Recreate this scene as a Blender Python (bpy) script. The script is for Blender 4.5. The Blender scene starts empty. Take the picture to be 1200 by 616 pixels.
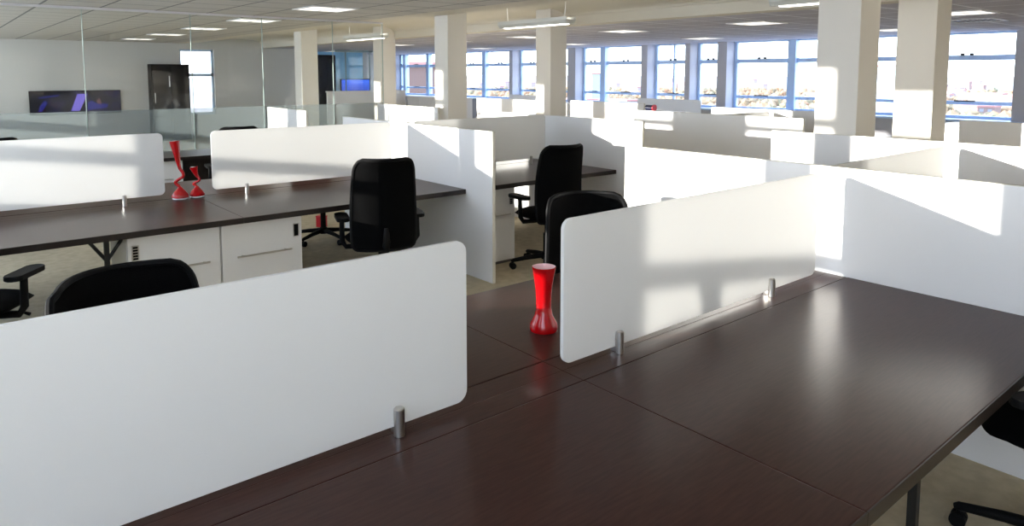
import bpy, bmesh, math, random
from mathutils import Vector, Matrix
random.seed(7)
PI = math.pi
S = bpy.context.scene
COL = S.collection

# ------------------------------------------------------------------ camera
# world: x = along the desk rows, y = along the white end screens, z up; metres
FPX, CX, CY, HOR, EYE = 828.0, 600.0, 163.0, 86.0, 1.68
YAW = math.radians(50.3)
PITCH = math.atan((CY - HOR) / FPX)
cd = bpy.data.cameras.new('camera'); cam = bpy.data.objects.new('camera', cd); COL.objects.link(cam)
cam.location = (0, 0, EYE)
cam.rotation_euler = (PI/2 - PITCH, 0, YAW - PI/2)
cd.sensor_fit = 'HORIZONTAL'; cd.sensor_width = 36.0
cd.lens = FPX / 1200 * 36
cd.shift_y = -(308 - CY) / 1200
cd.clip_start = 0.05; cd.clip_end = 6000
S.camera = cam

# ------------------------------------------------------------------ sky, sun, exposure
W = bpy.data.worlds.new('sky'); S.world = W; W.use_nodes = True
nt = W.node_tree; nt.nodes.clear()
wo = nt.nodes.new('ShaderNodeOutputWorld'); bg = nt.nodes.new('ShaderNodeBackground')
tc = nt.nodes.new('ShaderNodeTexCoord'); sp = nt.nodes.new('ShaderNodeSeparateXYZ'); rp = nt.nodes.new('ShaderNodeValToRGB')
nt.links.new(tc.outputs['Generated'], sp.inputs[0]); nt.links.new(sp.outputs['Z'], rp.inputs[0])
rp.color_ramp.elements[0].position = 0.0; rp.color_ramp.elements[0].color = (0.86, 0.92, 1.0, 1)
rp.color_ramp.elements[1].position = 0.6; rp.color_ramp.elements[1].color = (0.58, 0.74, 1.0, 1)
nt.links.new(rp.outputs[0], bg.inputs[0]); bg.inputs[1].default_value = 2.6
nt.links.new(bg.outputs[0], wo.inputs[0])

sl = bpy.data.lights.new('sun', 'SUN'); sun = bpy.data.objects.new('sun', sl); COL.objects.link(sun)
SUN = Vector((1.0, -0.5, -0.14)).normalized()
sun.rotation_euler = SUN.to_track_quat('-Z', 'Y').to_euler()
sun.location = (-20, 12, 8)
sl.energy = 6.0; sl.angle = math.radians(0.6); sl.color = (1.0, 0.94, 0.84)

S.view_settings.view_transform = 'Standard'
S.view_settings.look = 'None'
S.view_settings.gamma = 1.0
S.view_settings.use_curve_mapping = False
S.view_settings.exposure = 1.48
S.cycles.max_bounces = 10
S.cycles.diffuse_bounces = 6
S.cycles.transparent_max_bounces = 16
S.cycles.sample_clamp_indirect = 6.0
LAMP = 0.5

# ------------------------------------------------------------------ materials
def mat(name, col, rough=0.5, metal=0.0, spec=0.5, noise=None, emit=None, bump=None):
    m = bpy.data.materials.new(name); m.use_nodes = True
    n = m.node_tree; b = n.nodes['Principled BSDF']
    b.inputs['Base Color'].default_value = (*col, 1)
    b.inputs['Roughness'].default_value = rough
    b.inputs['Metallic'].default_value = metal
    b.inputs['Specular IOR Level'].default_value = spec
    if emit:
        b.inputs['Emission Color'].default_value = (*emit[0], 1); b.inputs['Emission Strength'].default_value = emit[1]
    if noise or bump:
        g = n.nodes.new('ShaderNodeNewGeometry'); mp = n.nodes.new('ShaderNodeMapping')
        nz = n.nodes.new('ShaderNodeTexNoise'); nz.inputs['Detail'].default_value = 4
        n.links.new(g.outputs['Position'], mp.inputs[0]); n.links.new(mp.outputs[0], nz.inputs[0])
        if noise:
            col2, sc, stretch = noise
            mp.inputs['Scale'].default_value = stretch; nz.inputs['Scale'].default_value = sc
            r = n.nodes.new('ShaderNodeValToRGB')
            r.color_ramp.elements[0].position = 0.35; r.color_ramp.elements[0].color = (*col, 1)
            r.color_ramp.elements[1].position = 0.65; r.color_ramp.elements[1].color = (*col2, 1)
            n.links.new(nz.outputs[0], r.inputs[0]); n.links.new(r.outputs[0], b.inputs['Base Color'])
        if bump:
            nb = n.nodes.new('ShaderNodeTexNoise'); nb.inputs['Scale'].default_value = bump[0]
            n.links.new(g.outputs['Position'], nb.inputs[0])
            bp = n.nodes.new('ShaderNodeBump'); bp.inputs['Strength'].default_value = bump[1]; bp.inputs['Distance'].default_value = 0.003
            n.links.new(nb.outputs[0], bp.inputs['Height']); n.links.new(bp.outputs[0], b.inputs['Normal'])
    return m

def tile_mat(name, tile, line, width, x0=0.0, y0=0.0):
    m = bpy.data.materials.new(name); m.use_nodes = True
    n = m.node_tree; b = n.nodes['Principled BSDF']; b.inputs['Roughness'].default_value = 0.9
    g = n.nodes.new('ShaderNodeNewGeometry'); s = n.nodes.new('ShaderNodeSeparateXYZ'); n.links.new(g.outputs['Position'], s.inputs[0])
    outs = []
    for ax, off in (('X', x0), ('Y', y0)):
        a = n.nodes.new('ShaderNodeMath'); a.operation = 'ADD'; a.inputs[1].default_value = 60 - off + width/2
        d = n.nodes.new('ShaderNodeMath'); d.operation = 'MODULO'; d.inputs[1].default_value = 0.6
        c = n.nodes.new('ShaderNodeMath'); c.operation = 'LESS_THAN'; c.inputs[1].default_value = width
        n.links.new(s.outputs[ax], a.inputs[0]); n.links.new(a.outputs[0], d.inputs[0]); n.links.new(d.outputs[0], c.inputs[0]); outs.append(c)
    mx = n.nodes.new('ShaderNodeMath'); mx.operation = 'MAXIMUM'
    n.links.new(outs[0].outputs[0], mx.inputs[0]); n.links.new(outs[1].outputs[0], mx.inputs[1])
    nz = n.nodes.new('ShaderNodeTexNoise'); nz.inputs['Scale'].default_value = 60; n.links.new(g.outputs['Position'], nz.inputs[0])
    t = n.nodes.new('ShaderNodeMix'); t.data_type = 'RGBA'; t.inputs['A'].default_value = (*[c*0.93 for c in tile], 1); t.inputs['B'].default_value = (*tile, 1)
    n.links.new(nz.outputs[0], t.inputs['Factor'])
    k = n.nodes.new('ShaderNodeMix'); k.data_type = 'RGBA'; k.inputs['B'].default_value = (*line, 1)
    n.links.new(t.outputs['Result'], k.inputs['A']); n.links.new(mx.outputs[0], k.inputs['Factor']); n.links.new(k.outputs['Result'], b.inputs['Base Color'])
    return m

def glass_mat(name, tint, refl=1.0):
    m = bpy.data.materials.new(name); m.use_nodes = True
    n = m.node_tree; n.nodes.clear()
    o = n.nodes.new('ShaderNodeOutputMaterial'); mx = n.nodes.new('ShaderNodeMixShader')
    t = n.nodes.new('ShaderNodeBsdfTransparent'); t.inputs[0].default_value = (*tint, 1)
    g = n.nodes.new('ShaderNodeBsdfGlossy'); g.inputs['Roughness'].default_value = 0.0
    f = n.nodes.new('ShaderNodeFresnel'); gg = n.nodes.new('ShaderNodeNewGeometry')
    mm = n.nodes.new('ShaderNodeMapRange'); mm.inputs['To Min'].default_value = 1.45; mm.inputs['To Max'].default_value = 1/1.45
    n.links.new(gg.outputs['Backfacing'], mm.inputs['Value']); n.links.new(mm.outputs[0], f.inputs[0])   # same reflectance on both faces of a thin sheet
    q = n.nodes.new('ShaderNodeMath'); q.operation = 'MULTIPLY'; q.inputs[1].default_value = refl
    n.links.new(f.outputs[0], q.inputs[0]); n.links.new(q.outputs[0], mx.inputs[0])
    n.links.new(t.outputs[0], mx.inputs[1]); n.links.new(g.outputs[0], mx.inputs[2]); n.links.new(mx.outputs[0], o.inputs[0])
    return m

def acrylic_mat(name, col, trans, clear=0.0):
    m = bpy.data.materials.new(name); m.use_nodes = True
    n = m.node_tree; n.nodes.clear()
    o = n.nodes.new('ShaderNodeOutputMaterial'); mx = n.nodes.new('ShaderNodeMixShader'); mx.inputs[0].default_value = trans
    d = n.nodes.new('ShaderNodeBsdfPrincipled'); d.inputs['Base Color'].default_value = (*col, 1); d.inputs['Roughness'].default_value = 0.4
    t = n.nodes.new('ShaderNodeBsdfTranslucent'); t.inputs[0].default_value = (*col, 1)
    n.links.new(d.outputs[0], mx.inputs[1]); n.links.new(t.outputs[0], mx.inputs[2])
    last = mx
    if clear:
        m2 = n.nodes.new('ShaderNodeMixShader'); m2.inputs[0].default_value = clear
        c = n.nodes.new('ShaderNodeBsdfTransparent')
        n.links.new(mx.outputs[0], m2.inputs[1]); n.links.new(c.outputs[0], m2.inputs[2]); last = m2
    n.links.new(last.outputs[0], o.inputs[0])
    return m

M = {
 'wall': mat('cream_paint', (0.72, 0.69, 0.63), 0.7, bump=(90, 0.05)),
 'grey_wall': mat('pale_grey_paint', (0.62, 0.62, 0.60), 0.7, bump=(90, 0.05)),
 'column': mat('column_paint', (0.80, 0.77, 0.71), 0.6, bump=(90, 0.05)),
 'plaster': mat('warm_plaster', (0.74, 0.70, 0.61), 0.8, bump=(70, 0.05)),
 'tile': tile_mat('ceiling_tiles', (0.60, 0.58, 0.54), (0.20, 0.20, 0.20), 0.026, 3.45, 7.7),
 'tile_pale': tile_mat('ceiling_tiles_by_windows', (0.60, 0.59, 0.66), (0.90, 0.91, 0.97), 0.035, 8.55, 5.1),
 'carpet': mat('tan_carpet', (0.50, 0.42, 0.28), 0.95, noise=((0.60, 0.51, 0.35), 14, (1, 1, 1)), bump=(300, 0.6)),
 'white': mat('white_laminate', (0.86, 0.86, 0.86), 0.35),
 'edge': mat('cream_edge_band', (0.72, 0.70, 0.62), 0.4),
 'cab': mat('white_cabinet_lacquer', (0.80, 0.79, 0.77), 0.4),
 'cabin': mat('dark_cabinet_plinth', (0.10, 0.10, 0.10), 0.6),  # dark grey of the plinth strips
 'acrylic': acrylic_mat('frosted_white_acrylic', (0.88, 0.88, 0.87), 0.5),
 'frost': acrylic_mat('frosted_film', (0.31, 0.36, 0.37), 0.45, 0.60),
 'glass': glass_mat('clear_partition_glass', (0.955, 0.965, 0.955), 0.45),
 'pane': glass_mat('window_glass', (0.97, 0.98, 0.99), 0.6),
 'joint': mat('pale_glass_edge', (0.34, 0.42, 0.40), 0.4, spec=0.2),
 'wood': mat('espresso_wood', (0.034, 0.013, 0.010), 0.28, spec=0.19, noise=((0.050, 0.021, 0.016), 9, (1.2, 14, 14))),
 'wood_edge': mat('dark_desk_edge', (0.012, 0.007, 0.006), 0.4),
 'chrome': mat('brushed_chrome', (0.62, 0.60, 0.57), 0.28, 1.0),
 'black': mat('black_fabric', (0.002, 0.002, 0.0022), 0.9, spec=0.08, bump=(500, 0.5)),
 'mesh': mat('black_chair_mesh', (0.002, 0.002, 0.0022), 0.9, spec=0.08, bump=(350, 0.7)),
 'plastic': mat('black_plastic', (0.003, 0.003, 0.0035), 0.6, spec=0.15),
 'pipe': mat('grey_piping', (0.10, 0.10, 0.10), 0.6),
 'metal_black': mat('black_steel', (0.012, 0.012, 0.012), 0.5),
 'frame': mat('window_paint_skylight_tint', (0.56, 0.74, 1.0), 0.4),  # white frames; the blue cast of skylight is put into the colour
 'pier': mat('window_pier_paint', (0.58, 0.58, 0.62), 0.6),
 'red': mat('red_glass', (0.42, 0.002, 0.004), 0.08, spec=0.6),
 'pink': mat('pale_pink_glass', (0.85, 0.55, 0.55), 0.15),
 'clearfoot': mat('clear_glass_foot', (0.75, 0.75, 0.75), 0.08, spec=0.9),
 'lamp': mat('lamp_diffuser', (0.9, 0.9, 0.88), 0.4, emit=((1.0, 0.95, 0.86), LAMP)),
 'tube': mat('lamp_tube', (0.9, 0.9, 0.88), 0.4, emit=((1.0, 0.95, 0.86), LAMP*4)),
 'lampframe': mat('lamp_frame', (0.80, 0.80, 0.80), 0.4),
 'pendant': mat('pendant_housing', (0.66, 0.67, 0.64), 0.4),
 'dark_glass': mat('black_glass', (0.006, 0.006, 0.008), 0.06, spec=0.25),
 'blue_wall': mat('light_blue_wall', (0.36, 0.70, 0.95), 0.5),
 'navy': mat('navy_plastic', (0.008, 0.012, 0.05), 0.4),
 'red_plastic': mat('red_plastic', (0.55, 0.01, 0.02), 0.4),
 'vent': mat('vent_metal', (0.62, 0.62, 0.64), 0.4),
 'city_a': mat('hazed_city_render', (0.30, 0.25, 0.26), 0.9),  # haze over the city put into a pale, greyed colour
 'city_b': mat('hazed_city_brick', (0.22, 0.15, 0.14), 0.9),  # brick tone greyed to stand in for haze
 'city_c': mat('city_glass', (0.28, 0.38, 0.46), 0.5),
 'roof': mat('city_roof', (0.34, 0.17, 0.16), 0.9),
 'trees': mat('hazed_autumn_leaves', (0.28, 0.155, 0.09), 1.0, noise=((0.16, 0.155, 0.10), 0.03, (1, 1, 1))),  # leaf colours desaturated in place of distant haze
 'ground': mat('distant_ground', (0.27, 0.22, 0.21), 1.0, noise=((0.24, 0.24, 0.24), 0.012, (1, 1, 1))),
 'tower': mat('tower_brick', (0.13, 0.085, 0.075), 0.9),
 'city_glass_pane': mat('distant_window_glass', (0.22, 0.24, 0.28), 0.3),
 'bark': mat('bark', (0.10, 0.07, 0.05), 0.9),
}

def screen_mat(name, cols, strength, scale, rot=0.0, dist=0.0):
    m = bpy.data.materials.new(name); m.use_nodes = True
    n = m.node_tree; b = n.nodes['Principled BSDF']; b.inputs['Roughness'].default_value = 0.3; b.inputs['Specular IOR Level'].default_value = 0.15
    b.inputs['Base Color'].default_value = (0.01, 0.01, 0.012, 1)
    t = n.nodes.new('ShaderNodeTexCoord'); mp = n.nodes.new('ShaderNodeMapping'); mp.inputs['Scale'].default_value = scale; mp.inputs['Rotation'].default_value = (0, rot, 0)
    nz = n.nodes.new('ShaderNodeTexNoise'); nz.inputs['Scale'].default_value = 1.0; nz.inputs['Detail'].default_value = 2; nz.inputs['Distortion'].default_value = dist
    r = n.nodes.new('ShaderNodeValToRGB'); e = r.color_ramp.elements
    while len(e) < len(cols): e.new(0.5)
    for i, (p, c) in enumerate(cols): e[i].position = p; e[i].color = (*c, 1)
    n.links.new(t.outputs['Generated'], mp.inputs[0]); n.links.new(mp.outputs[0], nz.inputs[0]); n.links.new(nz.outputs[0], r.inputs[0])
    n.links.new(r.outputs[0], b.inputs['Emission Color']); b.inputs['Emission Strength'].default_value = strength
    return m
M['tv_picture'] = screen_mat('presentation_picture', [(0.0, (0.001, 0.001, 0.003)), (0.52, (0.001, 0.001, 0.006)), (0.64, (0.004, 0.004, 0.05)), (0.75, (0.02, 0.006, 0.005))], 0.35, (5.2, 1, 2.6), 0.5, 0.8)
M['tv_purple'] = mat('picture_violet', (0.01, 0.01, 0.02), 0.3, spec=0.15, emit=((0.22, 0.17, 0.75), 0.30))
M['tv_blue'] = mat('picture_blue', (0.01, 0.01, 0.02), 0.3, spec=0.15, emit=((0.05, 0.06, 0.55), 0.12))
M['tv_orange'] = mat('picture_orange', (0.01, 0.01, 0.02), 0.3, spec=0.15, emit=((0.45, 0.22, 0.22), 0.12))

def grad_screen():
    m = bpy.data.materials.new('blue_screen'); m.use_nodes = True
    n = m.node_tree; b = n.nodes['Principled BSDF']; b.inputs['Roughness'].default_value = 0.15; b.inputs['Base Color'].default_value = (0.01, 0.01, 0.03, 1)
    t = n.nodes.new('ShaderNodeTexCoord'); s = n.nodes.new('ShaderNodeSeparateXYZ'); r = n.nodes.new('ShaderNodeValToRGB'); e = r.color_ramp.elements
    e[0].position = 0.1; e[0].color = (0.0, 0.008, 0.30, 1); e[1].position = 0.95; e[1].color = (0.02, 0.12, 0.9, 1)
    n.links.new(t.outputs['Generated'], s.inputs[0]); n.links.new(s.outputs['Z'], r.inputs[0]); n.links.new(r.outputs[0], b.inputs['Emission Color'])
    b.inputs['Emission Strength'].default_value = 0.45
    return m
M['blue_screen'] = grad_screen()

# ------------------------------------------------------------------ mesh helpers
def obj(name, bm, m, parent=None, smooth=False, loc=None):
    me = bpy.data.meshes.new(name); bmesh.ops.recalc_face_normals(bm, faces=bm.faces); bm.to_mesh(me); bm.free()
    if smooth:
        for p in me.polygons: p.use_smooth = True
        try: me.set_sharp_from_angle(angle=math.radians(40))
        except Exception: pass
    o = bpy.data.objects.new(name, me); COL.objects.link(o)
    for k in (m if isinstance(m, (list, tuple)) else [m]): me.materials.append(k)
    if parent: o.parent = parent
    if loc: o.location = loc
    return o
def tag(o, label=None, cat=None, group=None, kind=None):
    if label: o['label'] = label
    if cat: o['category'] = cat
    if group: o['group'] = group
    if kind: o['kind'] = kind
    return o
def thing(name, label, cat, loc=(0, 0, 0), rz=0.0, group=None):
    o = bpy.data.objects.new(name, None); COL.objects.link(o); o.empty_display_size = 0.1
    o.location = loc; o.rotation_euler = (0, 0, rz)
    return tag(o, label, cat, group)
def dup(root, loc, rz, label=None, group=None):
    r = root.copy(); COL.objects.link(r); r.location = loc; r.rotation_euler = (0, 0, rz)
    if label: r['label'] = label
    if group: r['group'] = group
    for ch in list(root.children):
        c = ch.copy(); COL.objects.link(c); c.parent = r
        for g in list(ch.children):
            d = g.copy(); COL.objects.link(d); d.parent = c
    return r
def box(bm, x0, x1, y0, y1, z0, z1, bev=0.0):
    r = bmesh.ops.create_cube(bm, size=1.0); vs = r['verts']
    for v in vs: v.co = Vector(((x0+x1)/2 + v.co.x*(x1-x0), (y0+y1)/2 + v.co.y*(y1-y0), (z0+z1)/2 + v.co.z*(z1-z0)))
    if bev:
        es = list({e for v in vs for e in v.link_edges})
        bmesh.ops.bevel(bm, geom=es, offset=bev, segments=2, affect='EDGES', profile=0.6)
    return bm
def B(*a, **k): return box(bmesh.new(), *a, **k)
def prism(bm, pts, f, d):
    """closed outline pts (2-D) placed by f(u,v,t), extruded t = d0..d1"""
    a = [bm.verts.new(f(u, v, d[0])) for u, v in pts]; b = [bm.verts.new(f(u, v, d[1])) for u, v in pts]
    bm.faces.new(a); bm.faces.new(b[::-1]); n = len(pts)
    for i in range(n): bm.faces.new((a[i], a[(i+1) % n], b[(i+1) % n], b[i]))
    return bm
def rrect(u0, u1, v0, v1, r, n=6):
    rs = r if isinstance(r, (list, tuple)) else [r]*4     # BL BR TR TL
    out = []
    for (cx, cy, a0, k) in ((u0, v0, PI, 0), (u1, v0, 1.5*PI, 1), (u1, v1, 0, 2), (u0, v1, PI/2, 3)):
        q = rs[k]; px = cx + (q if cx == u0 else -q); py = cy + (q if cy == v0 else -q)
        if q <= 0: out.append((cx, cy)); continue
        for i in range(n+1):
            a = a0 + PI/2*i/n; out.append((px + q*math.cos(a), py + q*math.sin(a)))
    return out
def tube(bm, pts, rad, n=10, cap=True):
    pts = [Vector(p) for p in pts]; R = rad if isinstance(rad, (list, tuple)) else [rad]*len(pts)
    rings = []; up = None
    for i, p in enumerate(pts):
        t = (pts[min(i+1, len(pts)-1)] - pts[max(i-1, 0)]).normalized()
        if up is None:
            up = Vector((0, 0, 1)) if abs(t.z) < 0.9 else Vector((1, 0, 0))
        s = t.cross(up).normalized(); up = s.cross(t).normalized()
        rings.append([bm.verts.new(p + R[i]*(math.cos(2*PI*k/n)*s + math.sin(2*PI*k/n)*up)) for k in range(n)])
    for a, b in zip(rings, rings[1:]):
        for k in range(n): bm.faces.new((a[k], a[(k+1) % n], b[(k+1) % n], b[k]))
    if cap: bm.faces.new(rings[0][::-1]); bm.faces.new(rings[-1])
    return bm
def lathe(bm, prof, c=(0, 0, 0), n=28):
    rings = []
    for r, z in prof:
        rings.append([bm.verts.new((c[0] + max(r, 1e-4)*math.cos(2*PI*k/n), c[1] + max(r, 1e-4)*math.sin(2*PI*k/n), c[2]+z)) for k in range(n)])
    for a, b in zip(rings, rings[1:]):
        for k in range(n): bm.faces.new((a[k], a[(k+1) % n], b[(k+1) % n], b[k]))
    bm.faces.new(rings[0][::-1]); bm.faces.new(rings[-1])
    return bm
def struct(name, bm, m, parent=None):
    o = obj(name, bm, m, parent)
    if parent is None: o['kind'] = 'structure'
    return o

# ------------------------------------------------------------------ room shell
XL, XR, Y0, Y1 = -1.0, 13.6, -3.0, 23.6       # inner faces
CN, CW, CC = 2.45, 2.37, 2.60                  # near, window-side and corridor ceiling heights
struct('floor', B(XL-0.3, XR+0.5, Y0-0.3, Y1+0.3, -0.2, 0.0), M['carpet'])
struct('ceiling', B(0.55, 5.0, Y0, Y1, CN, CN+0.05), M['tile'])
bm = bmesh.new()   # plaster strip + raised corridor with a coved far side + beam face, one profile run along y
prof = [(5.0, CN), (5.38, CN), (5.38, CC), (6.75, CC)]
for i in range(7):
    a = PI/2*i/6; prof.append((6.75 + 0.42*math.sin(a), CC - 0.10*(1-math.cos(a))))
prof += [(7.2, 2.5), (7.2, CW), (7.45, CW), (7.45, 2.85), (5.0, 2.85)]
prism(bm, prof, lambda u, v, t: (u, t, v), (Y0, Y1))
struct('trim_ceiling_trough', bm, M['plaster'])
bm = B(7.45, XR+0.02, Y0, Y1, CW, CW+0.05); struct('ceiling_window_side', bm, M['tile_pale'])
bm = bmesh.new(); box(bm, XL-0.3, 0.55, Y0, Y1, 2.75, 2.85); box(bm, 0.5, 0.55, Y0, Y1, CN, 2.75)
struct('ceiling_left', bm, M['plaster'])
bm = B(XL-0.3, XR+0.5, Y0-0.3, Y1+0.3, 2.86, 3.0); struct('ceiling_slab', bm, M['plaster'])
struct('wall_rear', B(XL-0.3, XR+0.5, Y0-0.3, Y0, 0, 2.86), M['wall'])
# left window wall (lets the low sun in)
piers = [(-3.3, -2.6), (-1.2, -1.0), (0.4, 0.6), (1.6, 3.16), (4.03, 4.24), (5.58, 5.83), (6.865, 7.046), (8.25, 9.2), (10.95, 11.2), (12.6, 12.85), (14.2, 14.5), (15.9, 16.2), (17.6, 18.0), (19.4, 23.9)]
bm = bmesh.new()
box(bm, XL-0.3, XL, Y0, Y1, 0, 0.97); box(bm, XL-0.3, XL, Y0, Y1, 2.66, 2.86)
for a, b in piers: box(bm, XL-0.16, XL, a, b, 0.97, 2.66)
struct('wall_left', bm, M['wall'])
for i, (p, q) in enumerate(zip(piers, piers[1:])):
    y0, y1 = p[1], q[0]
    bm = bmesh.new(); X0, X1 = XL-0.12, XL-0.05
    box(bm, X0, X1, y0, y1, 0.97, 1.02)
    for z, h in ((1.365, 0.047), (2.2, 0.045)): box(bm, X0, X1, y0, y1, z-h, z+h)
    box(bm, X0, X1, y0, y1, 2.62, 2.66)
    wf = struct('window_%d' % (i+20), bm, M['frame'])
    obj('glass_pane', B(XL-0.09, XL-0.084, y0, y1, 1.02, 2.62), M['pane'], wf)
# far window wall at x = XR
XT = 0.42
sill = 0.90
wins = [(3.65, 9.0), (9.24, 9.97), (10.11, 11.22), (11.41, 13.7), (14.0, 16.36), (16.52, 19.45), (19.75, 23.35)]
bm = bmesh.new()
box(bm, XR, XR+XT, Y0, Y1, 0, sill-0.04); box(bm, XR, XR+XT, Y0, Y1, CW+0.03, 2.86)
edges = [Y0] + [v for w in wins for v in w] + [Y1]
for k in range(0, len(edges), 2): box(bm, XR, XR+XT, edges[k], edges[k+1], sill-0.04, CW+0.03)
struct('wall_right', bm, M['pier'])
bm = bmesh.new(); box(bm, XR-0.10, XR+0.3, 3.4, Y1, sill-0.04, sill, 0.008); struct('trim_window_sill', bm, M['frame'])
mull = {0: [5.22, 7.62], 1: [], 2: [], 3: [12.92], 4: [15.2], 5: [18.1], 6: [21.4, 22.98]}
for i, (y0, y1) in enumerate(wins):
    bm = bmesh.new(); X0, X1 = XR+0.30, XR+0.38
    e = 0.07
    box(bm, X0, X1, y0, y0+e, sill, CW+0.03); box(bm, X0, X1, y1-e, y1, sill, CW+0.03)
    box(bm, X0+0.003, X1-0.003, y0, y1, sill, sill+0.05); box(bm, X0+0.003, X1-0.003, y0, y1, CW-0.02, CW+0.03)
    cuts = [y0+e] + [v for m_ in mull[i] for v in (m_-0.085, m_+0.085)] + [y1-e]
    for m_ in mull[i]: box(bm, X0-0.06, X1+0.02, m_-0.085, m_+0.085, sill, CW+0.03)
    if i == 2: box(bm, X0+0.01, X1-0.01, 10.64, 10.68, sill, CW+0.03)
    for z, h in ((1.95, 0.045), (1.17, 0.03)): box(bm, X0+0.005, X1-0.005, y0, y1, z-h, z+h)
    wf = struct('window_%d' % (i+1), bm, M['frame'])
    obj('glass_pane', B(X0+0.035, X0+0.041, y0+e, y1-e, sill+0.05, CW-0.02), M['pane'], wf)
    for k in range(0, len(cuts), 2):
        c = (cuts[k]+cuts[k+1])/2
        bl = bmesh.new(); box(bl, X0-0.03, X0+0.004, c-0.10, c-0.04, 1.99, 2.03, 0.006); box(bl, X0-0.03, X0+0.004, c+0.04, c+0.10, 1.99, 2.03, 0.006)
        box(bl, X0-0.02, X0+0.004, c-0.16, c+0.16, 1.195, 1.215)
        obj('window_latch', bl, M['metal_black'], wf)
# back walls beyond the glass
YB = 19.5
bm = bmesh.new()
for a in ((XL-0.3, 5.10, 0, 2.86), (5.95, 8.35, 0, 2.86), (5.10, 5.95, 0, 0.6), (5.10, 5.95, 2.3, 2.86)): box(bm, a[0], a[1], YB, YB+0.25, a[2], a[3])
struct('wall_back', bm, M['grey_wall'])
bm = bmesh.new(); e = 0.05
box(bm, 5.10, 5.95, YB+0.1, YB+0.16, 0.6, 0.66); box(bm, 5.10, 5.95, YB+0.1, YB+0.16, 1.6, 1.68); box(bm, 5.10, 5.15, YB+0.1, YB+0.16, 0.6, 2.3); box(bm, 5.90, 5.95, YB+0.1, YB+0.16, 0.6, 2.3); box(bm, 5.1, 5.95, YB+0.1, YB+0.16, 2.25, 2.3)
w = struct('window_8', bm, M['frame']); obj('glass_pane', B(5.15, 5.90, YB+0.125, YB+0.131, 0.66, 2.25), M['pane'], w)
bm = bmesh.new(); box(bm, 8.35, 11.3, 21.4, 21.6, 0, 2.86); box(bm, 8.35, 8.5, YB+0.25, 21.4, 0, 2.86); struct('wall_blue_room', bm, M['blue_wall'])
bm = bmesh.new(); box(bm, 11.3, XR+0.42, Y1, Y1+0.25, 0, 2.86); box(bm, 11.3, 11.45, 21.4, Y1, 0, 2.86); struct('wall_back_corner', bm, M['wall'])
bm = bmesh.new()
for xx in (9.75, 10.55): box(bm, xx-0.012, xx+0.012, YB+0.02, YB+0.05, 0, CW)
box(bm, 9.4, 11.3, YB+0.02, YB+0.06, CW-0.05, CW+0.02)
w = struct('wall_blue_room_glass', bm, M['joint']); obj('glass_pane', B(9.42, 11.3, YB+0.03, YB+0.04, 0, CW-0.05), M['glass'], w)

# columns
for i, (x, y, s) in enumerate(((5.41, 2.44, 0.33), (5.41, 7.86, 0.315), (5.41, 12.62, 0.32), (6.9, 2.45, 0.33), (6.9, 7.45, 0.315), (6.9, 12.30, 0.32))):
    top = 2.58 + 0.03
    bm = B(x, x+s, y, y+s, 0, top, 0.006); struct('column', bm, M['column'])

# glazed partition across the room at y = YG
YG = 9.6
bm = bmesh.new(); box(bm, XL, 5.41, YG-0.02, YG+0.03, CN-0.025, CN+0.0); box(bm, XL, 5.41, YG-0.02, YG+0.03, 0, 0.04)
gl = struct('wall_glazed', bm, M['vent'])
gx = [XL, -0.4, 0.55, 1.459, 2.653, 3.567, 4.594, 5.41]
for a, b in zip(gx, gx[1:]):
    p = obj('glass_pane', B(a+0.004, b-0.004, YG, YG+0.010, 0.04, CN-0.025), M['glass'], gl)
    obj('frosted_film', B(a+0.004, b-0.004, YG-0.004, YG-0.002, 0.04, 1.235), M['frost'], p)
for a in gx[1:]: obj('glass_joint', B(a-0.0035, a+0.0035, YG-0.003, YG+0.013, 0.04, CN-0.025), M['joint'], gl)

# ------------------------------------------------------------------ furniture builders
D = 0.705; DL = 0.722; DN = 0.690; DT = 0.035; PT = 1.235
def spine(x, y0, y1, label, h=1.223, t=0.028):
    r = thing('end_screen', label, 'office screen', (x, (y0+y1)/2, 0))
    L = (y1-y0)/2
    bm = bmesh.new(); prism(bm, rrect(-L+0.004, L-0.004, 0.0, h-0.004, 0.004, 2), lambda u, v, t_: (t_, u, v), (0, t))
    obj('screen_panel', bm, M['white'], r)
    bm = bmesh.new(); box(bm, 0.0, t, -L, -L+0.004, 0, h); box(bm, 0, t, L-0.004, L, 0, h); box(bm, 0, t, -L, L, h-0.004, h)
    obj('edge_band', bm, M['edge'], r)
    return r
def divider(x0, x1, y, z1, label, clips, z0=0.752, desk=D, rad=0.035, t=0.014, cat='desk screen', side=-1):
    r = thing('desk_divider', label, cat, ((x0+x1)/2, y, desk))
    L = (x1-x0)/2
    bm = bmesh.new(); prism(bm, rrect(-L, L, z0-desk, z1-desk, rad), lambda u, v, t_: (u, t_, v), (-t/2, t/2))
    obj('screen_panel', bm, M['acrylic'], r, smooth=True)
    for cx in clips:
        bm = bmesh.new(); c = cx-(x0+x1)/2
        lathe(bm, [(0.015, 0.0), (0.015, 0.076), (0.012, 0.079)], (c, side*(t/2+0.0145), 0), 16)
        box(bm, c-0.006, c+0.006, -t/2-0.012, t/2+0.010, 0.0, 0.045, 0.002)
        obj('clip', bm, M['chrome'], r, smooth=True)
    return r
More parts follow.
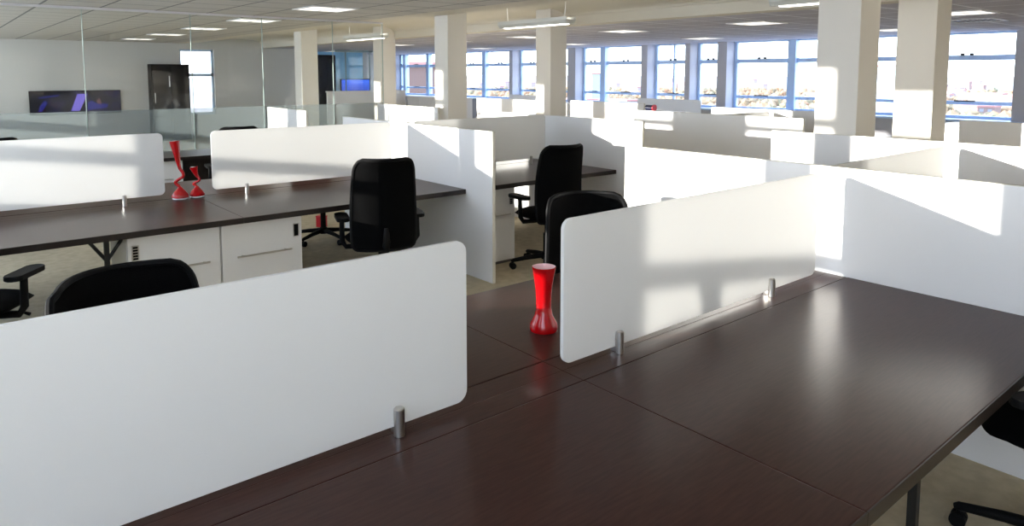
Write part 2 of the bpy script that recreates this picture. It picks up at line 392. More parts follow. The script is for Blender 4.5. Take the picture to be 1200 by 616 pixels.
def desk(x0, x1, y0, y1, front, label, leg=None, z=D, shade_panel=False):
    """front = -1: sitter at y0 ; +1: sitter at y1"""
    r = thing('desk', label, 'desk', ((x0+x1)/2, (y0+y1)/2, 0)); L = (x1-x0)/2-0.001; Q = (y1-y0)/2
    f = -Q if front < 0 else Q
    tray = 0.10 if front < 0 else -0.10
    bk = Q if front < 0 else -Q
    ys = sorted((f, bk-tray))
    obj('desk_top', B(-L, L, ys[0], ys[1], z-DT, z, 0.003), M['wood'], r)
    ys2 = sorted((bk-tray+(0.004 if front < 0 else -0.004), bk))
    obj('cable_flap', B(-L, L, ys2[0], ys2[1], z-DT, z-0.001, 0.002), M['wood'], r)
    obj('edge_strip', B(-L, L, f-0.004 if front < 0 else f, f if front < 0 else f+0.004, z-DT-0.004, z-0.001), M['wood_edge'], r)
    obj('support_beam', B(-L+0.03, L-0.03, -0.02+bk*0.55, 0.02+bk*0.55, z-DT-0.05, z-DT), M['metal_black'], r)
    if shade_panel: obj('kneespace_shade_panel', B(-L+0.01, L-0.01, bk*0.8-0.01, bk*0.8+0.01, 0.06, z-DT-0.002), M['wood_edge'], r)  # dark board added where the knee-space is only in shade
    if leg is not None:
        lx = leg-(x0+x1)/2; ly = f*0.62
        bm = bmesh.new(); box(bm, lx-0.014, lx+0.014, ly-0.014, ly+0.014, 0.0, z-DT); box(bm, lx-0.04, lx+0.04, ly-0.25, ly+0.25, 0, 0.02, 0.004)
        lg = obj('leg', bm, M['metal_black'], r)
        bm = bmesh.new()
        for s in (-1, 1):
            tube(bm, [(lx, ly, z-0.20), (lx+s*0.11, ly, z-DT-0.005)], 0.011, 8)
        obj('brace', bm, M['metal_black'], lg)
    return r
def cabinet(x0, x1, y0, y1, h, label, plate=1, drawer_split=None, slats=False, handle=(0.2, 0.8), hz=0.45):
    """front faces -y at y0"""
    r = thing('cabinet', label, 'cabinet', ((x0+x1)/2, (y0+y1)/2, 0)); L = (x1-x0)/2; Q = (y1-y0)/2
    bm = bmesh.new(); box(bm, -L, L, -Q+0.02, Q, 0.03, h); box(bm, -L+0.03, L-0.03, -Q+0.05, Q-0.02, 0.0, 0.03)
    obj('body', bm, M['cab'], r)
    obj('plinth', B(-L+0.01, L-0.01, -Q+0.035, -Q+0.045, 0.0, 0.03), M['cabin'], r)
    fr = obj('drawer_front', B(-L+0.003, L-0.003, -Q, -Q+0.018, 0.035, h-0.004, 0.0025), M['cab'], r)
    hx0, hx1 = -L+2*L*handle[0], -L+2*L*handle[1]
    bm = bmesh.new(); tube(bm, [(hx0, -Q-0.03, hz), (hx1, -Q-0.03, hz)], 0.0065, 12)
    for q in (0.1, 0.9):
        xx = hx0+(hx1-hx0)*q; tube(bm, [(xx, -Q+0.002, hz), (xx, -Q-0.03, hz)], 0.0045, 8)
    obj('handle', bm, M['chrome'], fr, smooth=True)
    px = -L+0.045 if plate < 0 else L-0.045
    bm = bmesh.new(); box(bm, px-0.021, px+0.021, -Q-0.004, -Q+0.002, h-0.155, h-0.06, 0.001)
    pl = obj('label_holder', bm, M['chrome'], fr)
    bm = bmesh.new()
    if slats:
        for k in range(5): box(bm, px-0.014, px+0.014, -Q-0.006, -Q-0.003, h-0.150+k*0.0175, h-0.138+k*0.0175)
    else: box(bm, px-0.015, px+0.015, -Q-0.006, -Q-0.003, h-0.149, h-0.066)
    obj('label_insert', bm, M['plastic'], pl)
    return r

def soft_slab(w, d, h, z, crown=0.02, nx=14, ny=14, p=3.2, bow=0.0):
    """rounded cushion centred at the origin, top at z+h"""
    bm = bmesh.new(); top = []; bot = []
    for j in range(ny+1):
        rt = []; rb = []
        for i in range(nx+1):
            u = -1+2*i/nx; v = -1+2*j/ny
            k = max(abs(u), abs(v)); m_ = (abs(u)**p+abs(v)**p)**(1/p) if k > 0 else 1
            s = k/m_ if m_ > 0 else 1
            x = u*s*w/2; y = v*s*d/2
            e = max(0.0, 1-k**4)**0.5
            zz = z+h*0.5
            rt.append(bm.verts.new((x, y, zz+h*0.5*e+crown*(1-k*k)-bow*v*abs(v)*0.5)))
            rb.append(bm.verts.new((x, y, zz-h*0.5*e-0.001)) if k < 1 else rt[-1])
        top.append(rt); bot.append(rb)
    for j in range(ny):
        for i in range(nx):
            bm.faces.new((top[j][i], top[j][i+1], top[j+1][i+1], top[j+1][i]))
            q = (bot[j][i], bot[j+1][i], bot[j+1][i+1], bot[j][i+1])
            if len(set(q)) == 4:
                try: bm.faces.new(q)
                except ValueError: pass
            else:
                s_ = []
                for v in q:
                    if v not in s_: s_.append(v)
                if len(s_) == 3: bm.faces.new(s_)
    return bm

BZ0, BZ1, BW, BC = 0.44, 1.085, 0.206, 0.07
def back_sheet(t=0.03, inset=0.0, nx=18, nz=40, yoff=0.0):
    """high mesh back: wide, rounded top corners, concave, top edge rolled backwards"""
    bm = bmesh.new(); F = []; Bk = []
    z0, z1 = BZ0+inset, BZ1-inset
    for j in range(nz+1):
        v = j/nz; z = z0+(z1-z0)*v
        hw = BW+0.010*math.sin(PI*min(1, v*1.1)) + 0.018*(1-v) - inset
        if v > 0.86: q = (v-0.86)/0.14; hw -= 0.055*(1-math.sqrt(max(0, 1-q*q)))
        if v < 0.12: q = (0.12-v)/0.12; hw -= 0.03*(1-math.sqrt(max(0, 1-q*q)))
        lean = -0.255 - 0.045*v + 0.035*math.sin(PI*v)      # lumbar bulge
        if v > 0.88: lean -= 0.030*((v-0.88)/0.12)**2
        rf = []; rb = []
        for i in range(nx+1):
            u = -1+2*i/nx
            y = lean + BC*u*u + yoff
            rf.append(bm.verts.new((u*hw, y, z))); rb.append(bm.verts.new((u*hw, y-t, z)))
        F.append(rf); Bk.append(rb)
    for j in range(nz):
        for i in range(nx):
            bm.faces.new((F[j][i], F[j][i+1], F[j+1][i+1], F[j+1][i])); bm.faces.new((Bk[j][i], Bk[j+1][i], Bk[j+1][i+1], Bk[j][i+1]))
        bm.faces.new((F[j][0], F[j+1][0], Bk[j+1][0], Bk[j][0])); bm.faces.new((F[j][nx], Bk[j][nx], Bk[j+1][nx], F[j+1][nx]))
    for i in range(nx):
        bm.faces.new((F[0][i], Bk[0][i], Bk[0][i+1], F[0][i+1])); bm.faces.new((F[nz][i], F[nz][i+1], Bk[nz][i+1], Bk[nz][i]))
    return bm
def back_rim():
    bm = bmesh.new(); pts = []
    z0, z1 = BZ0, BZ1
    def P(u, v):
        z = z0+(z1-z0)*v
        hw = BW+0.010*math.sin(PI*min(1, v*1.1)) + 0.018*(1-v)
        if v > 0.86: q = (v-0.86)/0.14; hw -= 0.055*(1-math.sqrt(max(0, 1-q*q)))
        if v < 0.12: q = (0.12-v)/0.12; hw -= 0.03*(1-math.sqrt(max(0, 1-q*q)))
        lean = -0.255 - 0.045*v + 0.035*math.sin(PI*v)
        if v > 0.88: lean -= 0.030*((v-0.88)/0.12)**2
        return Vector((u*hw, lean+BC*u*u-0.008, z))
    for i in range(49): pts.append(P(-1, i/48))
    for i in range(1, 12): pts.append(P(-1+2*i/12, 1.0))
    for i in range(49): pts.append(P(1, 1-i/48))
    for i in range(1, 12): pts.append(P(1-2*i/12, 0.0))
    pts.append(pts[0]); tube(bm, pts, 0.013, 8)
    return bm

def make_chair(label, drop=0.0):
    r = thing('office_chair', label, 'office chair')
    bm = bmesh.new(); lathe(bm, [(0.045, 0.075), (0.05, 0.09), (0.045, 0.125), (0.034, 0.135)], n=20)
    hub = obj('base_hub', bm, M['plastic'], r, smooth=True)
    for k in range(5):
        a = 2*PI*k/5 + PI/2; ca, sa = math.cos(a), math.sin(a)
        bm = bmesh.new(); tube(bm, [(0.03*ca, 0.03*sa, 0.105), (0.16*ca, 0.16*sa, 0.095), (0.30*ca, 0.30*sa, 0.075), (0.315*ca, 0.315*sa, 0.070)], [0.024, 0.020, 0.016, 0.010], 10)
        obj('base_leg', bm, M['plastic'], r, smooth=True)
        bm = bmesh.new(); cx, cy = 0.30*ca, 0.30*sa
        for s in (-1, 1):
            ox, oy = -sa*0.014*s, ca*0.014*s
            tube(bm, [(cx+ox*0.35, cy+oy*0.35, 0.0285), (cx+ox*1.8, cy+oy*1.8, 0.0285)], 0.0275, 18)
        tube(bm, [(cx, cy, 0.03), (cx, cy, 0.075)], 0.008, 8)
        obj('caster', bm, M['plastic'], r, smooth=True)
    bm = bmesh.new(); tube(bm, [(0, 0, 0.12), (0, 0, 0.30)], 0.027, 16); tube(bm, [(0, 0, 0.30), (0, 0, 0.42-drop)], 0.015, 16)
    obj('gas_lift', bm, M['plastic'], r, smooth=True)
    bm = bmesh.new(); box(bm, -0.08, 0.08, -0.13, 0.13, 0.40, 0.445, 0.012)
    mech = obj('mechanism', bm, M['plastic'], r)
    bm = bmesh.new(); tube(bm, [(0.07, 0.06, 0.42), (0.20, 0.07, 0.415), (0.25, 0.07, 0.40)], [0.006, 0.006, 0.010], 8); obj('lever', bm, M['plastic'], mech, smooth=True)
    obj('seat', soft_slab(0.50, 0.48, 0.075, 0.445, 0.012, bow=0.03), M['black'], r, smooth=True)
    bk = obj('backrest', back_sheet(0.016), M['mesh'], r, smooth=True)
    obj('back_frame', back_rim(), M['plastic'], bk, smooth=True)
    bm = bmesh.new(); tube(bm, [(0, -0.10, 0.42), (0, -0.24, 0.425), (0, -0.285, 0.50), (0, -0.285, 0.56), (0, -0.28, 0.60)], [0.026, 0.028, 0.026, 0.022, 0.014], 10)
    obj('back_upright', bm, M['plastic'], r, smooth=True)
    for s in (-1, 1):
        bm = bmesh.new(); tube(bm, [(s*0.12, -0.02, 0.425), (s*0.25, -0.02, 0.43), (s*0.275, -0.015, 0.47), (s*0.275, -0.005, 0.63)], [0.018, 0.018, 0.020, 0.018], 10)
        am = obj('armrest', bm, M['plastic'], r, smooth=True)
        bm = bmesh.new(); prism(bm, rrect(-0.045, 0.045, -0.13, 0.13, 0.035), lambda u, v, t_: (s*0.272+u, v+0.01, t_), (0.628, 0.655))
        bmesh.ops.bevel(bm, geom=[e for e in bm.edges], offset=0.004, segments=1, affect='EDGES')
        obj('arm_pad', bm, M['plastic'], am, smooth=True)
    if drop:      # gas lift set lower
        for ch in r.children:
            if ch.name.split('.')[0] in ('mechanism', 'seat', 'backrest', 'back_upright', 'armrest'): ch.location.z -= drop
    return r

# ------------------------------------------------------------------ the screens (ends of the benches)
XS = 3.42
spine(XS, 4.36, 6.95, 'white end screen closing the row behind the twisted red vases, beside the middle office chair')
spine(XS, 0.40, 2.99, 'large sunlit white end screen at the far end of the nearest right-hand desk')
spine(5.27, 4.39, 6.95, 'white end screen behind the second high-backed chair, at the end of its desk')
spine(5.25, 0.40, 3.04, 'white end screen standing in front of the two nearest columns')
spine(3.60, 8.31, YG-0.01, 'narrow sunlit white screen standing against the glazed partition, behind the middle divider')
spine(5.30, 7.94, YG-0.01, 'white screen running to the right-hand end of the glazed partition')
spine(6.85, 3.62, 5.85, 'long white screen with window-shaped sun patches in front of the far windows')
spine(8.28, 4.22, 5.70, 'white screen just beyond the sun-patched one, left of the large column')
spine(7.80, 0.80, 2.52, 'white screen at the right edge below the last window')
spine(8.02, 8.85, 10.70, 'white screen between the two middle columns, below the windows')
spine(8.45, 7.02, 8.62, 'white screen right of the second column with a dark diagonal shadow')

# dividers along the benches
divider(-0.20, 1.345, 5.70, PT+0.004, 'frosted white desk divider left of the twisted red vases', [0.2, 1.07], desk=DL, z0=0.775)
divider(1.69, 3.28, 5.70, PT, 'frosted white desk divider right of the twisted red vases', [1.95, 3.0], desk=DL, z0=0.775)
divider(-0.20, 1.19, 1.65, 1.197, 'frosted white desk divider in the left foreground, in front of a chair back', [0.1, 0.95], z0=0.712, desk=DN)
divider(1.585, 3.275, 1.65, 1.203, 'frosted white desk divider in the right foreground, beside the red flared vase', [1.85, 2.86], z0=0.712, desk=DN)
divider(3.50, 5.16, 5.66, PT, 'frosted white desk divider behind the second high-backed chair', [4.45, 4.95], z0=0.775, desk=DL)
divider(3.50, 5.13, 1.74, 1.205, 'frosted white desk divider just behind the large sunlit end screen', [3.8, 4.9], z0=0.75, desk=DN)
divider(6.93, 8.22, 4.80, 1.2, 'frosted divider between the sun-patched screen and the one beyond it', [7.2, 7.9], z0=0.75)
o = divider(-0.75, 0.75, 0, 1.19, 'pale frosted divider standing alone in front of the middle windows', [-0.4, 0.4], z0=0.75); o.location = (11.0, 8.55, D); o.rotation_euler = (0, 0, PI/2)
o = divider(-0.55, 0.55, 0, 1.17, 'pale frosted divider seen left of the second column, below the windows', [-0.3, 0.3], z0=0.75); o.location = (11.0, 12.8, D); o.rotation_euler = (0, 0, PI/2)

# desks
XA, XB = -0.23, 1.59
desk(XA, XB, 4.72, 5.70, -1, 'dark wood desk left of the twisted red vases, black braced leg below', leg=0.81, z=DL)
desk(XB, XS-0.002, 4.72, 5.70, -1, 'dark wood desk behind the middle office chair, white drawers below', z=DL)
desk(XA, XB, 5.70, 6.68, 1, 'dark wood desk on the far side of the left frosted divider', leg=1.2, z=DL)
desk(XB, XS-0.002, 5.70, 6.68, 1, 'dark wood desk on the far side of the divider right of the twisted vases', z=DL)
desk(XS+0.03, 5.268, 4.72, 5.68, -1, 'dark wood desk in the second bay, behind the second high-backed chair', z=DL)
desk(XS+0.03, 5.268, 5.68, 6.66, 1, 'dark wood desk behind the second bay divider', z=DL)
desk(XB, XS-0.002, 0.655, 1.65, -1, 'dark wood desk in the right foreground with a seam along its back', leg=2.4, z=DN)
desk(XA, XB, 0.655, 1.65, -1, 'dark wood desk in the left foreground, in front of the nearest divider', leg=0.6, z=DN)
desk(XB, XS-0.002, 1.65, 2.50, 1, 'dark wood desk beyond the right foreground divider', leg=2.6, z=DN)
desk(XA, XB, 1.65, 2.50, 1, 'dark wood desk beyond the left foreground divider', leg=0.6, z=DN)
desk(XS+0.03, 5.248, 0.75, 1.74, -1, 'dark wood desk behind the large sunlit screen, nearer half', leg=4.6, z=DN)
desk(XS+0.03, 5.248, 1.74, 2.72, 1, 'dark wood desk behind the large sunlit screen, farther half', leg=4.6, z=DN)
desk(-0.3, 1.65, 8.80, 9.58, -1, 'dark wood desk against the left of the glazed partition', leg=0.2, shade_panel=True)
desk(1.65, 3.598, 8.80, 9.58, -1, 'dark wood desk against the glazed partition, seen between the two dividers', leg=3.4, shade_panel=True)
desk(3.632, 5.298, 8.80, 9.58, -1, 'dark wood desk against the right end of the glazed partition', leg=4.9, shade_panel=True)
desk(6.88, 8.278, 3.85, 4.80, -1, 'dark wood desk behind the sun-patched screen, right half', leg=7.6)
desk(6.88, 8.278, 4.80, 5.70, 1, 'dark wood desk behind the sun-patched screen, left half', leg=7.6)
desk(10.55, 11.9, 7.85, 8.55, -1, 'dark wood desk by the windows under the lone pale divider', leg=10.9)
desk(10.55, 11.9, 8.55, 9.30, 1, 'dark wood desk by the windows behind the lone pale divider', leg=10.9)
desk(10.1, 11.9, 12.15, 12.8, -1, 'dark wood desk by the windows left of the second column', leg=10.4)
desk(10.1, 11.9, 12.8, 13.5, 1, 'dark wood desk by the windows, far side, left of the second column', leg=10.4)

# cabinets
cabinet(0.90, 1.455, 4.785, 5.30, 0.682, 'white drawer cabinet with a slatted plate at its upper left corner', -1, slats=True, handle=(0.3, 0.86))
cabinet(1.46, 2.02, 4.785, 5.30, 0.682, 'white drawer cabinet with a dark plate at its upper right corner, beside the chair', 1, handle=(0.17, 0.84))
cabinet(3.455, 3.985, 4.76, 5.28, 0.682, 'white drawer cabinet under the second bay desk', 1, slats=True, handle=(0.25, 0.86))
cabinet(1.72, 2.30, 8.86, 9.4, 0.665, 'white drawer cabinet against the glazed partition, seen behind the tall twisted vase', -1, handle=(0.2, 0.8))
def credenza(x, y0, y1, h, label, n):
    r = thing('credenza', label, 'cabinet', (x, (y0+y1)/2, 0)); L = (y1-y0)/2
    obj('body', B(0.02, 0.45, -L, L, 0, h-0.03), M['cab'], r); obj('top', B(-0.01, 0.46, -L-0.01, L+0.01, h-0.03, h, 0.004), M['white'], r)
    for k in range(n):
        a = -L+2*L*k/n; b = -L+2*L*(k+1)/n
        d = obj('door', B(0.0, 0.02, a+0.004, b-0.004, 0.05, h-0.035, 0.002), M['cab'], r)
        bm = bmesh.new(); tube(bm, [(-0.02, b-0.06, h*0.55), (-0.02, b-0.06, h*0.75)], 0.006, 8)
        for z in (h*0.57, h*0.73): tube(bm, [(0.0, b-0.06, z), (-0.02, b-0.06, z)], 0.004, 6)
        obj('handle', bm, M['chrome'], d)
    return r
credenza(10.35, 14.6, 17.6, 1.06, 'long low white storage unit under the farthest windows', 5)
credenza(8.25, 2.56, 2.86, 1.15, 'narrow cream storage unit beside the right-hand column', 1)
credenza(10.0, 10.3, 11.9, 1.08, 'white storage unit below the windows, behind the second column', 3)
# low wall before the blue room
bm = bmesh.new(); box(bm, -1.15, 1.15, -0.04, 0.04, 0, 1.2); box(bm, -1.17, 1.17, -0.06, 0.06, 1.2, 1.225)
tag(obj('low_partition', bm, M['cab'], loc=(9.1, 17.0, 0)), 'low cream partition in front of the blue glass room', 'partition')

# ------------------------------------------------------------------ chairs
c0 = make_chair('high-backed black mesh chair at the desk with white drawers, seen from behind')
c0.location = (2.53, 4.575, 0); c0.rotation_euler = (0, 0, math.radians(-20))
G = 'black mesh office chairs'
c0['group'] = G
dup(c0, (4.09, 4.46, 0), math.radians(-8), 'high-backed black mesh chair in the second bay, right of the narrow white cabinet', G)
dup(c0, (0.12, 4.56, 0), math.radians(-35), 'black chair at the left picture edge, mostly its armrest in view', G)
dup(c0, (2.70, 8.22, 0.0), math.radians(-8), 'black chair behind the right frosted divider, only its top edge showing', G)
dup(c0, (0.42, 8.20, 0.0), math.radians(6), 'black chair behind the left frosted divider, only its top edge showing', G)
dup(c0, (2.92, 0.56, 0), math.radians(8), 'black chair in the bottom right corner beside the dark desk edge', G)
dup(c0, (3.02, 6.62, 0), PI + math.radians(8), 'black chair on the far side of the desk, base seen beneath it beside the drawers', G)
BZ1, BW, BC = 1.055, 0.235, 0.10
c1 = make_chair('black chair whose rounded back rises behind the right foreground divider', 0.075)
c1.location = (2.80, 2.62, 0); c1.rotation_euler = (0, 0, PI - math.radians(25)); c1['group'] = G
BW, BC = 0.272, 0.13
c2 = make_chair('black chair whose wide back rises behind the left foreground divider', 0.078)
c2.location = (0.575, 2.54, 0); c2.rotation_euler = (0, 0, PI + math.radians(27)); c2['group'] = G

# ------------------------------------------------------------------ vases
def twist_vase(h, bulb, label, loc, k, zs):
    """bulb on a clear foot, zigzag neck, straight flared funnel on top"""
    r = thing('twisted_vase', label, 'vase', loc)
    bm = bmesh.new(); bh = bulb*1.45
    lathe(bm, [(bulb*0.80, 0.008), (bulb*0.97, 0.014), (bulb, 0.028), (bulb*0.92, bh*0.42), (bulb*0.70, bh*0.66), (bulb*0.42, bh*0.86), (bulb*0.27, bh*1.0), (bulb*0.22, bh*1.08)], n=32)
    obj('bulb', bm, M['red'], r, smooth=True)
    key = [(0.0, bh*1.0), (-0.010*k, bh*1.0+0.10*zs), (-0.034*k, bh*1.0+0.26*zs), (-0.012*k, bh*1.0+0.40*zs), (0.028*k, bh*1.0+0.58*zs), (0.026*k, bh*1.0+0.78*zs), (0.006*k, bh*1.0+1.0*zs)]
    hs = key[-1][1]
    key += [(-0.008*k, hs+(h-hs)*0.35), (-0.018*k, hs+(h-hs)*0.7), (-0.026*k, h)]
    def cr(t):
        n = len(key)-1; x = min(n-1e-6, t*n); i = int(x); f = x-i
        P = [Vector(key[max(0, min(n, i+q))]) for q in (-1, 0, 1, 2)]
        return 0.5*((2*P[1])+(P[2]-P[0])*f+(2*P[0]-5*P[1]+4*P[2]-P[3])*f*f+(3*P[1]-P[0]-3*P[2]+P[3])*f**3)
    pts = []; rad = []
    for i in range(55):
        q = cr(i/54); u, z = q
        pts.append((u*0.78, -u*0.62, z))
        f = max(0.0, (z-hs*0.92)/(h-hs*0.92)); rad.append((0.0115 + 0.026*f**1.25)*(0.4+0.6*k))
    bm = bmesh.new(); tube(bm, pts, rad, 16)
    nk = obj('neck', bm, M['red'], r, smooth=True)
    bm = bmesh.new(); lathe(bm, [(rad[-1]*0.8, 0), (rad[-1]*0.8, 0.001)], (pts[-1][0], pts[-1][1], h+0.0005), 16); obj('rim_opening', bm, M['pink'], nk)
    bm = bmesh.new(); lathe(bm, [(bulb*0.82, 0), (bulb*0.95, 0.005), (bulb*0.88, 0.012)], n=32); obj('glass_foot', bm, M['clearfoot'], r, smooth=True)
    return r
twist_vase(0.445, 0.061, 'tall twisted red glass vase in the gap between two frosted dividers', (1.462, 5.74, DL), 1.0, 0.15)
twist_vase(0.235, 0.056, 'small twisted red glass vase right of the tall one', (1.588, 5.75, DL), 0.72, 0.085)
r = thing('flared_vase', 'flared red glass vase on the foreground desk, left of the right divider', 'vase', (1.795, 1.97, DN))
bm = bmesh.new(); ov = []
prof = [(0.052, 0.0), (0.056, 0.01), (0.052, 0.03), (0.036, 0.06), (0.0295, 0.09), (0.029, 0.12), (0.033, 0.17), (0.040, 0.215), (0.047, 0.25), (0.044, 0.251), (0.037, 0.215), (0.030, 0.17), (0.026, 0.13), (0.0, 0.125)]
lathe(bm, prof, n=32)
ob = obj('body', bm, [M['red'], M['pink']], r, smooth=True)
for p in ob.data.polygons:
    c = p.center; rad = math.hypot(c.x, c.y)
    if c.z > 0.122 and p.normal.dot(Vector((c.x, c.y, 0))) < -1e-5 or rad < 0.02 and c.z > 0.1: p.material_index = 1
r = thing('box', 'small red box on the floor, glimpsed under the desk behind the chair base', 'box', (3.28, 7.23, 0), 0.5)
bm = B(-0.035, 0.035, -0.05, 0.05, 0, 0.11, 0.004); obj('body', bm, M['red_plastic'], r); obj('lid', B(-0.037, 0.037, -0.052, 0.052, 0.11, 0.125, 0.003), M['red_plastic'], r)
# navy cup near the windows
r = thing('cup', 'small navy cup with a red band lying by the lone pale divider', 'cup', (10.1, 8.18, 1.0))
credenza(10.02, 7.75, 8.45, 1.0, 'low white storage unit below the lone pale divider, navy cup on top', 2)
bm = bmesh.new(); tube(bm, [(0, 0.14, 0.055), (0, -0.02, 0.055)], [0.052, 0.05], 20); obj('body', bm, M['navy'], r, smooth=True)
bm = bmesh.new(); tube(bm, [(0, -0.02, 0.058), (0, -0.05, 0.058)], [0.058, 0.058], 20); obj('band', bm, M['red_plastic'], r, smooth=True)
r.location = (10.2, 8.27, 1.0)

# ------------------------------------------------------------------ things beyond the glass
r = thing('television', 'wide wall screen showing a dark blue picture, behind the glazed partition at left', 'television', (2.76, YB-0.002, 1.0))
obj('housing', B(-0.93, 0.93, -0.08, 0.0, -0.28, 0.28, 0.006), M['plastic'], r)
obj('screen', B(-0.905, 0.905, -0.083, -0.079, -0.26, 0.262), M['tv_picture'], r)
def patch(pts, m):
    bm = bmesh.new(); prism(bm, pts, lambda u, v, t: (u, t, v), (-0.0845, -0.0832)); obj('picture', bm, M[m], r)
patch([(-0.13, -0.20), (0.05, -0.20), (0.23, 0.20), (0.02, 0.20)], 'tv_purple')
patch([(-0.78, -0.20), (-0.70, -0.20), (-0.58, 0.00), (-0.64, 0.06), (-0.74, -0.08)], 'tv_blue')
patch([(-0.75, 0.10), (-0.35, 0.15), (-0.35, 0.19), (-0.75, 0.13)], 'tv_blue')
patch([(0.22, -0.19), (0.62, -0.14), (0.66, -0.05), (0.42, -0.04), (0.30, 0.04), (0.22, -0.02)], 'tv_blue')
patch([(0.40, 0.02), (0.48, -0.10), (0.53, -0.08), (0.47, 0.10)], 'tv_orange')
r = thing('display_cabinet', 'tall black glass cabinet right of the wide wall screen, white door handles', 'cabinet', (4.77, YB-0.203, 0))
obj('body', B(-0.44, 0.44, -0.18, 0.2, 0, 1.91, 0.004), M['plastic'], r)
for s in (-1, 1):
    d = obj('door', B(min(s*0.005, s*0.42), max(s*0.005, s*0.42), -0.2, -0.18, 0.05, 1.88, 0.002), M['dark_glass'], r)
    obj('handle', B(s*0.04-0.012, s*0.04+0.012, -0.225, -0.2, 1.35, 1.62, 0.004) if s < 0 else B(-0.39, -0.375, -0.225, -0.2, 0.95, 1.2, 0.004), M['white'], d)
r = thing('tall_cupboard', 'tall black cupboard between the white column and the blue glass room', 'cupboard', (9.13, YB+0.1, 0))
obj('body', B(-0.27, 0.27, -0.1, 0.3, 0, 2.22, 0.004), M['plastic'], r)
for s in (-1, 1): obj('door', B(min(s*0.004, s*0.265), max(s*0.004, s*0.265), -0.12, -0.1, 0.05, 2.2, 0.002), M['dark_glass'], r)
r = thing('monitor', 'bright blue screen on a stand inside the blue glass room', 'television', (10.75, 20.9, 0))
obj('housing', B(-0.52, 0.52, -0.05, 0.02, 0.95, 1.50, 0.006), M['plastic'], r)
obj('screen', B(-0.495, 0.495, -0.054, -0.05, 0.975, 1.475), M['blue_screen'], r)
bm = bmesh.new(); box(bm, -0.04, 0.04, -0.02, 0.02, 0.02, 0.95); box(bm, -0.35, 0.35, -0.2, 0.2, 0, 0.02, 0.004); obj('stand', bm, M['metal_black'], r)

# ------------------------------------------------------------------ lights
def troffer(x, y, z, label, w=0.59, l=0.59):
    r = thing('ceiling_light', label, 'ceiling light', (x, y, z), 0, 'square recessed ceiling lights')
    bm = bmesh.new(); a, b = w/2, l/2; e = 0.03
    box(bm, -a, a, -b, -b+e, -0.012, 0.0); box(bm, -a, a, b-e, b, -0.012, 0.0); box(bm, -a, -a+e, -b+e, b-e, -0.012, 0); box(bm, a-e, a, -b+e, b-e, -0.012, 0)
    box(bm, -0.012, 0.012, -b+e, b-e, -0.014, 0.0)
    obj('frame', bm, M['lampframe'], r)
    for s in (-1, 1): obj('diffuser', B(min(s*0.012, s*(a-e)), max(s*0.012, s*(a-e)), -b+e, b-e, -0.006, -0.001), M['lamp'], r)
    return r
where = ['over the glazed partition row', 'just behind the glazed partition top', 'second one beyond the glazed partition', 'third one beyond the glazed partition', 'farthest one beyond the glazed partition']
for i, y in enumerate((8.0, 10.4, 12.8, 15.2, 17.6)): troffer(3.75, y, CN, 'square recessed ceiling light, ' + ('nearest, in front of the glazed partition' if i == 0 else where[i]))
wl = [(8.85, 5.4, 'just left of the large column, nearer the beam'), (8.85, 7.8, 'right of the second column, nearer the beam'), (8.85, 10.2, 'between the two middle columns, nearer the beam'),
      (8.85, 15.0, 'left of the first column, nearer the beam'), (11.85, 4.8, 'close to the windows, cut by the large column'), (11.85, 8.4, 'close to the middle windows, above the wide pier'),
      (11.85, 12.0, 'close to the windows, right of the second column'), (11.85, 15.6, 'close to the windows, between the two middle columns'), (9.15, 3.0, 'right of the right-hand column, above the grille'), (8.85, 12.6, 'beside the first column, nearer the beam'), (9.9, 20.5, 'added to brighten the blue glass room')]  # last entry is an added lamp that brightens the blue room
for x, y, l in wl: troffer(x, y, CW, 'recessed window-side light, ' + l)
def pendant(x, y0, y1, z, label):
    r = thing('pendant_light', label, 'pendant light', (x, (y0+y1)/2, z), 0, 'long pendant lights in the raised ceiling'); L = (y1-y0)/2
    bm = bmesh.new(); prism(bm, [(-0.05, 0.0), (0.05, 0.0), (0.08, 0.04), (0.08, 0.085), (0.072, 0.085), (0.068, 0.05), (-0.068, 0.05), (-0.072, 0.085), (-0.08, 0.085), (-0.08, 0.04)], lambda u, v, t: (u, t, v), (-L, L)); obj('housing', bm, M['pendant'], r)
    obj('diffuser', B(-0.045, 0.045, -L+0.08, L-0.08, -0.008, 0.0), M['tube'], r)
    obj('uplight', B(-0.05, 0.05, -L+0.08, L-0.08, 0.05, 0.056), M['tube'], r)
    for s in (-1, 1):
        bm = bmesh.new(); tube(bm, [(0, s*L*0.82, 0.05), (0, s*L*0.86, CC-z)], 0.004, 8); obj('cable', bm, M['lampframe'], r)
pendant(6.1, 6.22, 7.55, 2.285, 'long white pendant light in front of the second column')
pendant(6.1, 10.75, 12.15, 2.285, 'long white pendant light beside the top right corner of the glazed partition')
pendant(6.0, 2.15, 3.50, 2.285, 'long white pendant light at the top left of the large column')
# grille
r = thing('air_grille', 'slatted ceiling air grille right of the right-hand column', 'air grille', (10.55, 3.3, CW), 0)
bm = bmesh.new(); box(bm, -0.3, 0.3, -0.3, -0.26, -0.012, 0); box(bm, -0.3, 0.3, 0.26, 0.3, -0.012, 0); box(bm, -0.3, -0.26, -0.26, 0.26, -0.012, 0); box(bm, 0.26, 0.3, -0.26, 0.26, -0.012, 0); obj('frame', bm, M['vent'], r)
obj('backing', B(-0.26, 0.26, -0.26, 0.26, -0.004, -0.001), M['mesh'], r)
bm = bmesh.new()
for k in range(9): box(bm, -0.26, 0.26, -0.245+k*0.057, -0.225+k*0.057, -0.0050, -0.0042)
obj('slats', bm, M['vent'], r)

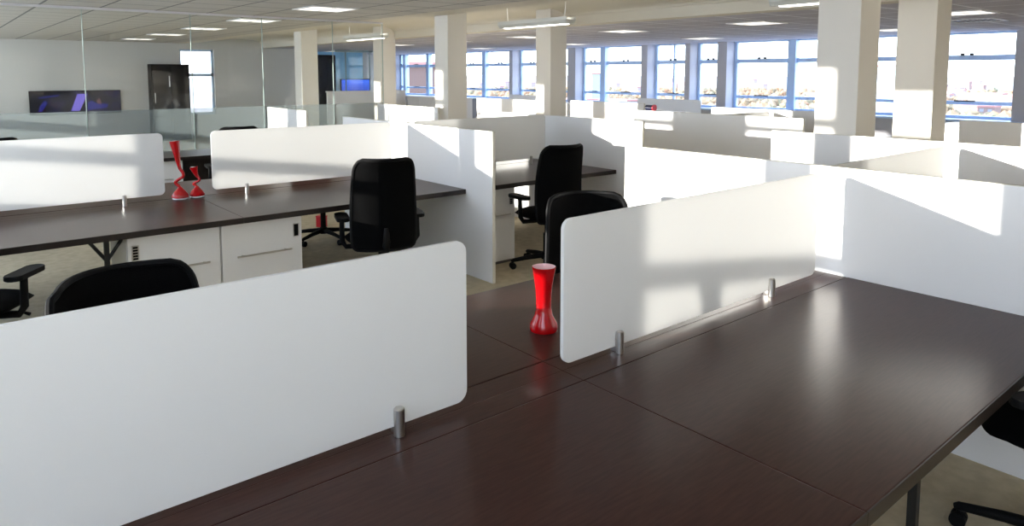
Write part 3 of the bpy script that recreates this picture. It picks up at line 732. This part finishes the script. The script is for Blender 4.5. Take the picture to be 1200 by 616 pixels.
# ------------------------------------------------------------------ the city outside
GZ = -24.0
bm = bmesh.new(); N = 40
vs = [[bm.verts.new((14.5+3500*(i/N)**2.0, -1600+5600*j/N, GZ + 24*max(0, (i/N)-0.55)**1.2 + (0 if i == 0 else random.uniform(-1, 1)))) for j in range(N+1)] for i in range(N+1)]
for i in range(N):
    for j in range(N): bm.faces.new((vs[i][j], vs[i+1][j], vs[i+1][j+1], vs[i][j+1]))
struct('ground', bm, M['ground'])
SITES = []
def building(x, y, w, d, h, m, label, group=None, name='city_building'):
    SITES.append((x, y, max(w, d)*0.72+1))
    r = thing(name, label, 'building', (x, y, GZ-1), 0, group)
    b = obj('walls', B(-d/2, d/2, -w/2, w/2, 0, h+1), m, r)
    bm = bmesh.new(); box(bm, -d/2-0.4, d/2+0.4, -w/2-0.4, w/2+0.4, h+1, h+2)
    obj('roof', bm, M['roof'], r)
    bm = bmesh.new(); nf = max(2, int(h/3.6)); nw = max(2, int(w/4))
    if nf*nw <= 140:
        for f in range(nf):
            for k in range(nw): box(bm, -d/2-0.1, -d/2, -w/2+(k+0.25)*w/nw, -w/2+(k+0.75)*w/nw, 1+f*h/nf+0.8, 1+f*h/nf+2.4)
        obj('windows', bm, M['city_glass_pane'], r)
    return r
def along(px, dist):
    a = YAW - math.atan((px-CX)/FPX); return dist*math.cos(a), dist*math.sin(a)
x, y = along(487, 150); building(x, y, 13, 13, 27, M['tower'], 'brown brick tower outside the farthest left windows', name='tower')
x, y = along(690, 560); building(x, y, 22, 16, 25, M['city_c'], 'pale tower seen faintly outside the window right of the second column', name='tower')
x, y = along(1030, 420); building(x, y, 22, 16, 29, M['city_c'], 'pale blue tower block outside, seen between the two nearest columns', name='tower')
x, y = along(584, 170); building(x, y, 22, 12, 13, M['roof'], 'low red roofed building outside, between the two middle columns', name='low_building')
for k in range(46):
    px = random.uniform(470, 1200); dd = random.uniform(380, 1500); x, y = along(px, dd)
    w = random.uniform(12, 40)
    if any(math.hypot(x-a, y-b) < c+w*0.72+2 for a, b, c in SITES): continue
    building(x, y, w, random.uniform(10, 12), random.uniform(6, 15), random.choice((M['city_a'], M['city_a'], M['city_b'])), 'hazy distant city building outside the windows', 'distant city buildings')
bm = bmesh.new()
for k in range(3600):
    px = random.uniform(455, 1230); dd = 150+random.random()**1.2*900; x, y = along(px, dd)
    if x < 40: continue
    rr = random.uniform(2.2, 4.2)
    if any(math.hypot(x-a, y-b) < c+rr*1.3 for a, b, c in SITES): continue
    t = bmesh.ops.create_icosphere(bm, subdivisions=1, radius=rr)
    for v in t['verts']:
        v.co = v.co*random.uniform(0.75, 1.2); v.co.z *= 1.1; v.co += Vector((x, y, GZ+rr*0.9))
tag(obj('autumn_trees', bm, M['trees']), 'mass of orange and green autumn trees outside the windows', 'trees', kind='stuff')
